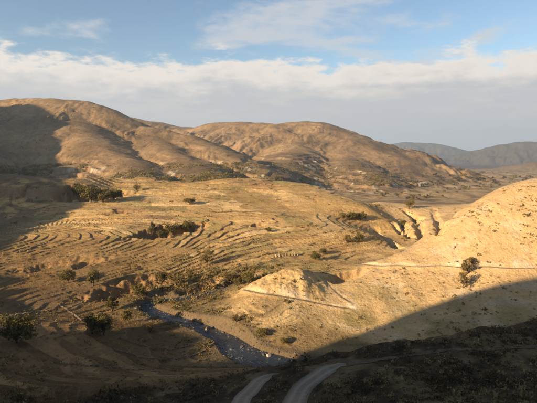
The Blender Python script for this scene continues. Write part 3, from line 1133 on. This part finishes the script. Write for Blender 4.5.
TREES = [
    ('bush', 'big rounded olive bush by the shaded left edge, in front of the low fields', 17, 343, 28, 'bush', 0.95, 0),
    ('tree', 'left tree of the leafy pair standing left of the river', 92, 334, 20, 'tree', 1.0, 1),
    ('tree', 'right, slightly taller tree of the leafy pair left of the river', 104, 335, 23, 'tree', 0.9, 2),
    ('tree', 'sunlit tree just above the leafy pair, at the edge of a dark hollow', 112, 311, 14, 'tree', 1.1, 0),
    ('tree', 'slim tree between the leafy pair and the river bend', 128, 323, 15, 'tree', 0.85, 3),
    ('bush', 'small bush on the bank at the river bend', 150, 333, 11, 'dry', 1.0, 1),
    ('tree', 'lone upright tree in the shaded terraces left of the dark hollow', 93, 286, 16, 'tree', 0.8, 2),
    ('bush', 'loose sunlit bush on the terraces, left of the lone upright tree', 68, 283, 13, 'bush', 0.85, 1),
    ('tree', 'tree growing out of the dark ravine in the sunlit terraces', 153, 236, 13, 'tree', 0.75, 0),
    ('bush', 'second bush at the lip of the dark ravine in the terraces', 160, 238, 8, 'bush', 0.8, 2),
    ('bush', 'dark bush deep in the middle of the dark ravine', 172, 234, 11, 'bush', 1.1, 3),
    ('bush', 'dark bush at the right end of the dark ravine', 186, 230, 9, 'bush', 1.2, 0),
    ('bush', 'shaded bush in the hollow above the river bend', 138, 296, 12, 'bush', 1.1, 2),
    ('bush', 'low bush on the right bank midway down the river', 262, 336, 8, 'bush', 1.2, 1),
    ('bush', 'bush at the water edge under the pale bluff', 236, 322, 8, 'dry', 1.2, 2),
    ('bush', 'bush on the slope above the widest reach of the river', 283, 344, 8, 'bush', 1.1, 3),
    ('bush', 'low spreading bush below the mesa rim, above the dark ravine', 190, 204.5, 7, 'bush', 1.5, 3),
    ('bush', 'left bush of the green row on the mesa right of centre', 343, 219.5, 7, 'dry', 1.3, 0),
    ('bush', 'middle bush of the green row on the mesa right of centre', 352, 220, 8, 'bush', 1.2, 1),
    ('bush', 'right, darkest bush of the green row on the mesa right of centre', 361, 220, 8, 'bush', 1.1, 2),
    ('bush', 'dry bush below the green row on the mesa', 347, 243, 9, 'dry', 1.3, 3),
    ('bush', 'darker bush beside the dry one, below the green row on the mesa', 359, 241, 9, 'bush', 0.9, 0),
    ('bush', 'yellowish bush at the head of the long gully by the mesa edge', 409, 209, 10, 'dry', 1.0, 2),
    ('bush', 'small bush between the gullies cut in the mesa edge', 402, 228, 9, 'bush', 0.7, 3),
    ('tree', 'lowest of the three shrubs in the crease of the sunlit spur', 463, 288, 15, 'dry', 0.75, 1),
    ('tree', 'middle of the three shrubs in the crease of the spur, across the trail', 467, 274, 14, 'dry', 0.9, 2),
    ('tree', 'topmost of the three shrubs in the crease of the spur, above the trail', 472, 264, 7, 'dry', 1.2, 3),
    ('bush', 'dark bush at the left foot of the pale river bluff', 248, 284, 13, 'bush', 0.9, 1),
    ('bush', 'smaller dark bush just left of the one at the bluff foot', 239, 285, 9, 'bush', 0.9, 2),
    ('bush', 'ragged bush in the thicket left of the bluff', 230, 283, 10, 'dry', 1.1, 0),
    ('tree', 'grey leafless-looking tree rising from the thicket across the river', 207, 265, 15, 'dry', 0.85, 1),
    ('bush', 'dense bush on the far bank behind the river bend', 176, 285, 14, 'dry', 1.2, 2),
    ('bush', 'bush with dark shade beside it at the left end of the thicket', 163, 282, 11, 'bush', 1.0, 3),
    ('bush', 'dark round bush on the flat behind the cone knoll', 315, 260, 9, 'bush', 1.0, 0),
    ('bush', 'low bush on the rise right of the round bush behind the knoll', 323, 254, 6, 'bush', 1.1, 1),
    ('bush', 'leftmost bush of the dark clump in the shaded hollow under the rim', 80, 197, 13, 'bush', 1.0, 0),
    ('bush', 'tallest bush of the dark clump in the shaded hollow under the rim', 91, 203, 15, 'bush', 0.95, 1),
    ('bush', 'bush near the right end of the dark clump under the rim', 103, 203, 13, 'bush', 1.0, 2),
    ('bush', 'rightmost small bush of the dark clump under the rim', 114, 200, 11, 'bush', 1.1, 3),
    ('bush', 'lone bush on the sunlit bank near the top of the left rim', 137, 191, 6, 'dry', 1.2, 0),
    ('bush', 'bush hanging on the terrace edge above the stone posts', 268, 232, 5, 'bush', 1.3, 2),
]
for i, (nm, lab, u, v_, h, kd, wd, vr) in enumerate(TREES):
    plant(nm, lab, nm, u, v_, h, kd, wd, 'trees and bushes of the valley', 100.0 if v_ > 250 else 190.0, vr)


def visible_ground(n, ulo, uhi, vlo, vhi, rs, y0=40.0, y1=700.0):
    """random points of the ground spread evenly over part of the view"""
    u, v = rs.uniform(ulo, uhi, n), rs.uniform(vlo, vhi, n)
    a, b = (u - CX) / FPX, (CY - v) / FPX
    dy, dz = CP + b * SP, -SP + b * CP
    sx, sz = a / dy, dz / dy
    Y = np.geomspace(y0, y1, 260)
    gx = sx[:, None] * Y[None]
    gy = np.broadcast_to(Y[None], gx.shape)
    gz = ground(gx, gy)
    fz = CAM_Z + sz[:, None] * Y[None] - gz
    i = np.argmax(fz < 0, axis=1)
    ok = i > 0
    j = np.arange(n)
    i1 = np.maximum(i, 1)
    t = fz[j, i1 - 1] / (fz[j, i1 - 1] - fz[j, i1] + 1e-9)
    yy = Y[i1 - 1] + t * (Y[i1] - Y[i1 - 1])
    return np.stack([sx * yy, yy], 1)[ok]


def clumps(name, xy, size, per, mat, seed, leaf=0.33, squash=0.7, up=0.0, tint_lo=0.0):
    rs = np.random.default_rng(seed)
    z = ground(xy[:, 0], xy[:, 1])
    n = len(xy)
    base = np.repeat(np.stack([xy[:, 0], xy[:, 1], z], 1), per, 0)
    sz = np.repeat(size, per)
    d = rs.normal(size=(n * per, 3)) * 0.45
    d[:, 2] = np.abs(d[:, 2]) * squash
    c = base + d * sz[:, None]
    v, f = leaf_quads(c, leaf * sz, rs, 0.6, up)
    me = mesh_from(name, v, f, mat, smooth=False)
    tn = np.repeat(np.clip(np.repeat(rs.uniform(tint_lo, 1, n), per) + rs.normal(0, 0.15, n * per), 0, 1), 4)
    set_float(me, 'tint', tn)
    return me


rs = np.random.default_rng(101)
# scrub over the hillside below the camera and the shaded left bank
q = visible_ground(7500, -60, 600, 316, 430, rs, 30.0, 200.0)
q = np.vstack([q, np.stack([rs.uniform(-45, 110, 1600), rs.uniform(28, 132, 1600)], 1)])
keep = (near_hill_mask(q[:, 0], q[:, 1]) > 0.4)
for nm in ('lower', 'upper'):
    keep &= seg_dist(q[:, 0], q[:, 1], TRACKS[nm][0])[0] > 3.0
keep &= fbm(q[:, 0] / 10, q[:, 1] / 14, 3, seed=81) > rs.uniform(-0.45, 0.55, len(q))
keep &= q[:, 1] > 42
q = q[keep]
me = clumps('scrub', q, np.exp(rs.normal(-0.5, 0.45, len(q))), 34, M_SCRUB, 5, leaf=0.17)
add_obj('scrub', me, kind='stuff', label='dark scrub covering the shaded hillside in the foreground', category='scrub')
q = visible_ground(2600, -40, 580, 318, 425, rs, 30.0, 200.0)
q = q[(q[:, 1] > 42) & (near_hill_mask(q[:, 0], q[:, 1]) > 0.4) & (seg_dist(q[:, 0], q[:, 1], TRACKS['upper'][0])[0] > 2.6) & (seg_dist(q[:, 0], q[:, 1], TRACKS['lower'][0])[0] > 2.6)]
me = clumps('grass_tufts', q, np.exp(rs.normal(-0.95, 0.35, len(q))), 16, M_TUFT, 6, leaf=0.4, squash=1.0, up=1.5)
add_obj('grass_tufts', me, kind='stuff', label='pale dry grass tufts among the foreground scrub', category='grass')
# small dry shrubs dotted over the sunlit slopes
q = np.vstack([visible_ground(5600, -30, 570, 182, 345, rs, 110.0, 600.0), visible_ground(2600, -40, 240, 300, 410, rs, 90.0, 260.0)])
q = q[(near_hill_mask(q[:, 0], q[:, 1]) < 0.4) & (seg_dist(q[:, 0], q[:, 1], RIVER)[0] > 9)]
q = q[fbm(q[:, 0] / 30, q[:, 1] / 30, 3, seed=83) > rs.uniform(-0.6, 0.8, len(q))]
for nm in ('spur_trail', 'bluff_track', 'bluff_path'):
    q = q[seg_dist(q[:, 0], q[:, 1], TRACKS[nm][0])[0] > 1.6]
sz = np.exp(rs.normal(-0.45, 0.4, len(q))) * np.clip(np.hypot(q[:, 0], q[:, 1]) / 230, 0.8, 1.6)
me = clumps('slope_shrubs', q, sz, 14, M_LEAF_DRY, 8, leaf=0.33)
add_obj('slope_shrubs', me, kind='stuff', label='small dry shrubs dotted over the sunlit terraces and spur', category='shrubs')
# thicket along the far bank
q = np.stack([rs.normal(-28, 26, 620), rs.normal(214, 13, 620)], 1)
q = q[(seg_dist(q[:, 0], q[:, 1], RIVER)[0] > 4) & (bluff_mask(q[:, 0], q[:, 1]) < 0.3) & (fbm(q[:, 0] / 14, q[:, 1] / 14, 3, seed=84) > -0.15)]
ii = rs.integers(45, len(RIVER) - 2, 900)
tg = RIVER[ii + 1] - RIVER[ii - 1]
tl = np.hypot(tg[:, 0], tg[:, 1]) + 1e-6
sd = rs.choice([-1, 1], len(ii)) * (RIVER[ii, 3] * 0.5 + 1.5 + np.abs(rs.normal(0, 4.5, len(ii))))
qb = np.stack([RIVER[ii, 0] - tg[:, 1] / tl * sd, RIVER[ii, 1] + tg[:, 0] / tl * sd], 1)
qb = qb[(fbm(qb[:, 0] / 9, qb[:, 1] / 9, 2, seed=85) > -0.05) & (seg_dist(qb[:, 0], qb[:, 1], RIVER)[0] > 5)]
me = clumps('bank_shrubs', qb, np.exp(rs.normal(-0.2, 0.4, len(qb))), 24, M_LEAF, 10, leaf=0.22, squash=0.9)
add_obj('bank_shrubs', me, kind='stuff', label='low shrubs crowding both banks of the river', category='shrubs')
me = clumps('thicket', q, np.exp(rs.normal(0.25, 0.4, len(q))), 26, M_LEAF_DRY, 9, leaf=0.24, squash=1.1)
add_obj('thicket', me, kind='stuff', label='tangled dry thicket on the far bank of the river', category='thicket')

# far trees
def far_tree_mesh(i):
    r2 = np.random.default_rng(200 + i)
    me = crown_mesh('far_tree', 1.0, 1.1, 8, 90, 200 + i, M_SCRUB if i % 2 else M_LEAF, leaf=0.13)
    return me
FAR = [far_tree_mesh(i) for i in range(4)]
rs = np.random.default_rng(303)
BELTS = [(398, 188, 470, 180, 34, 2.0, 'slanting from the foot of the centre mountain'), (430, 193, 505, 184, 26, 1.6, 'just above the crest of the sunlit spur'),
         (440, 183, 537, 177, 30, 1.5, 'in the middle of the far right plain'), (418, 178.5, 500, 174.5, 22, 1.0, 'below the hazy far mountains'),
         (480, 190, 537, 182, 12, 1.5, 'behind the top of the sunlit spur'), (335, 190, 430, 199, 26, 1.2, 'along the right edge of the mesa'),
         (400, 200, 450, 196, 14, 1.2, 'beyond the heads of the gullies')]
pts = []
for (u0, v0, u1, v1, n, jit, where) in BELTS:
    t = rs.uniform(0, 1, n)
    pts += [(u0 + (u1 - u0) * a, v0 + (v1 - v0) * a + rs.normal(0, jit), where) for a in t]
for i, (u, v_, where) in enumerate(pts):
    p = hit(u, v_, 330.0, 3500.0, 300)
    H = rs.uniform(1.6, 3.4) * math.hypot(p[0], p[1]) / FPX
    o = add_obj('far_tree', FAR[i % 4], loc=(p[0], p[1], p[2] - 0.1), label='tiny dark tree in the line of trees ' + where, category='tree', group='line of trees ' + where)
    o.scale = (H * rs.uniform(0.8, 1.4), H * rs.uniform(0.8, 1.4), H)
    o.rotation_euler = (0, 0, rs.uniform(0, 6.28))
# wood in the hidden valley behind the mesa
xy = visible_ground(3600, -30, 410, 163, 186, rs, 560.0, 1500.0)
xy = xy[(np.hypot(xy[:, 0], xy[:, 1]) > 600) & (ground(xy[:, 0], xy[:, 1]) < 40) & (fbm(xy[:, 0] / 130, xy[:, 1] / 90, 3, seed=91) > -0.1 + rs.uniform(-0.25, 0.25, len(xy)))]
me = clumps('woodland', xy, rs.uniform(3.0, 6.5, len(xy)), 24, M_LEAF, 12, leaf=0.2, squash=0.9)
add_obj('woodland', me, kind='stuff', label='dark belt of trees in the valley behind the mesa rim', category='woodland')

xy = visible_ground(5500, -20, 560, 100, 184, rs, 640.0, 3400.0)
rr_ = np.hypot(xy[:, 0], xy[:, 1])
keep = (rr_ > 700) & (fbm(xy[:, 0] / 150, xy[:, 1] / 150, 4, seed=93) > rs.uniform(-0.5, 0.7, len(xy)))
xy, rr_ = xy[keep], rr_[keep]
me = clumps('mountain_scrub', xy, np.exp(rs.normal(0, 0.35, len(xy))) * rr_ / 760, 7, M_SCRUB, 13, leaf=0.4, squash=0.5)
add_obj('mountain_scrub', me, kind='stuff', label='sparse dark scrub speckling the brown mountain sides', category='scrub')

# ------------------------------------------------------------------ stones, walls and posts
def stone_geo(rs, s, flat=0.7):
    phi = (1 + 5 ** 0.5) / 2
    v = np.array([(-1, phi, 0), (1, phi, 0), (-1, -phi, 0), (1, -phi, 0), (0, -1, phi), (0, 1, phi), (0, -1, -phi), (0, 1, -phi), (phi, 0, -1), (phi, 0, 1), (-phi, 0, -1), (-phi, 0, 1)]) / 1.9
    f = np.array([(0, 11, 5), (0, 5, 1), (0, 1, 7), (0, 7, 10), (0, 10, 11), (1, 5, 9), (5, 11, 4), (11, 10, 2), (10, 7, 6), (7, 1, 8), (3, 9, 4), (3, 4, 2), (3, 2, 6), (3, 6, 8), (3, 8, 9), (4, 9, 5), (2, 4, 11), (6, 2, 10), (8, 6, 7), (9, 8, 1)])
    v = v * rs.uniform(0.65, 1.2, (12, 1)) * np.array([rs.uniform(0.8, 1.3), rs.uniform(0.8, 1.3), flat]) * s
    a = rs.uniform(0, 6.28)
    return np.stack([v[:, 0] * math.cos(a) - v[:, 1] * math.sin(a), v[:, 0] * math.sin(a) + v[:, 1] * math.cos(a), v[:, 2]], 1), f


def stones(points, sizes, rs, mat, name, flat=0.7):
    V, F, n = [], [], 0
    for p, s in zip(points, sizes):
        v, f = stone_geo(rs, s, flat)
        V.append(v + p); F.append(f + n); n += 12
    return mesh_from(name, np.vstack(V), np.vstack(F), mat, smooth=False)


rs = np.random.default_rng(404)
k = rs.integers(30, len(RIVER) - 2, 1500)
ln = RIVER[k]
tg = RIVER[np.minimum(k + 1, len(RIVER) - 1)] - RIVER[k - 1]
tn = np.hypot(tg[:, 0], tg[:, 1]) + 1e-6
side = rs.choice([-1, 1], len(k)) * ln[:, 3] * 0.5 * np.abs(rs.normal(1.15, 0.42, len(k)))
sx_, sy_ = ln[:, 0] - tg[:, 1] / tn * side + rs.normal(0, 1, len(k)), ln[:, 1] + tg[:, 0] / tn * side + rs.normal(0, 1, len(k))
sz_ = np.maximum(ground(sx_, sy_), ln[:, 2] - 0.15)
me = stones(np.stack([sx_, sy_, sz_], 1), np.exp(rs.normal(-1.45, 0.42, len(k))), rs, M_COBBLE, 'river_stones')
add_obj('river_stones', me, kind='stuff', label='grey stones strewn along the river bed', category='stones')
p = hit(207, 331, 120)
v, f = stone_geo(np.random.default_rng(9), 1.5, 0.9)
add_obj('boulder', mesh_from('boulder', v, f, M_STONE, False), loc=(p[0], p[1], p[2] + 0.4), label='dark boulder standing in the river above its widest reach', category='boulder')
p = hit(269, 357, 120)
v, f = stone_geo(np.random.default_rng(14), 1.2, 0.8)
add_obj('boulder', mesh_from('boulder', v, f, M_PALE, False), loc=(p[0], p[1], p[2] + 0.3), label='pale boulder on the right bank where the river slips out of sight', category='boulder')

WALLS = [([(58, 304), (66, 309), (75, 315), (82, 322)], 'pale field wall slanting down beside the leafy pair of trees'),
         ([(66, 309), (74, 306), (86, 303)], 'short field wall branching right from the pale slanting wall'),
         ([(8, 318), (30, 313), (52, 311)], 'long low field wall above the big bush at the left edge'),
         ([(20, 252), (34, 247), (48, 243)], 'field wall catching light at the shaded left side'),
         ([(120, 338), (140, 345), (165, 349), (190, 346)], 'curved field wall on the near bank inside the river bend'),
         ([(115, 350), (150, 359), (190, 357), (218, 345)], 'outer curved field wall on the near bank below the bend'),
         ([(60, 362), (110, 368), (160, 372)], 'shaded field wall low on the left bank'),
         ([(205, 243), (235, 244), (262, 242)], 'stone terrace wall in the middle of the sunlit terraces'),
         ([(215, 213), (250, 212), (285, 214)], 'upper terrace wall under the middle of the mesa rim')]
for pxs, lab in WALLS:
    line = dense(smooth_line([hit(u, v_, 90.0) for u, v_ in pxs], 6), 0.55)
    line[:, 2] = ground(line[:, 0], line[:, 1])
    big = np.hypot(line[:, 0], line[:, 1]).mean() / 230
    P3, S3 = [], []
    for q_ in line:
        for lay in range(3):
            P3.append(q_ + np.array([rs.normal(0, 0.12), rs.normal(0, 0.12), 0.05 + 0.2 * lay * max(big, 0.8)]))
            S3.append(rs.uniform(0.18, 0.30) * max(big, 0.8))
    o0 = P3[0].copy()
    o = add_obj('field_wall', stones(np.array(P3) - o0, S3, rs, M_STONE, 'field_wall', 0.8), loc=o0, label=lab, category='wall', group='field walls')
u = 273.5
for i in range(9):
    p = hit(u, 257 - 0.25 * i, 150.0)
    n_ = 7
    hh = rs.uniform(0.5, 1.7)
    path = [(rs.normal(0, 0.06), rs.normal(0, 0.06), -0.4 + (hh + 0.4) * t) for t in np.linspace(0, 1, n_)]
    w0 = rs.uniform(0.35, 0.75)
    rad = [w0 * (1 - 0.4 * t) * rs.uniform(0.7, 1.25) for t in np.linspace(0, 1, n_)]
    path.append((path[-1][0], path[-1][1], path[-1][2] + 0.12)); rad.append(0.05)
    v, f = tube(path, rad, 8)
    lab = '%s from the left in the row of pale earth pillars behind the cone knoll' % ('first second third fourth fifth sixth seventh eighth ninth'.split()[i])
    add_obj('earth_pillar', mesh_from('earth_pillar', v, f, M_ADOBE), loc=p, label=lab, category='pillar', group='row of pale earth pillars behind the knoll')
    u += rs.uniform(1.8, 4.2)

# ------------------------------------------------------------------ air
hb = bpy.data.meshes.new('haze')
X0, Z0, Z1 = 17500.0, -300.0, 610.0
hb.from_pydata([(a * X0, b * X0, c) for c in (Z0, Z1) for b in (-1, 1) for a in (-1, 1)], [],
               [(0, 2, 3, 1), (4, 5, 7, 6), (0, 1, 5, 4), (1, 3, 7, 5), (3, 2, 6, 7), (2, 0, 4, 6)])
hm = bpy.data.materials.new('haze_air')
hm.use_nodes = True
ht = NT(hm.node_tree)
pv = ht.n('ShaderNodeVolumePrincipled')
pv.inputs['Color'].default_value = (0.62, 0.79, 1.0, 1)
pv.inputs['Density'].default_value = 6.5e-5
pv.inputs['Anisotropy'].default_value = 0.2
ho = ht.n('ShaderNodeOutputMaterial')
ht.link(pv.outputs[0], ho.inputs['Volume'])
hb.materials.append(hm)
add_obj('haze', hb, kind='stuff', label='thin blue haze filling the air of the valley', category='haze')
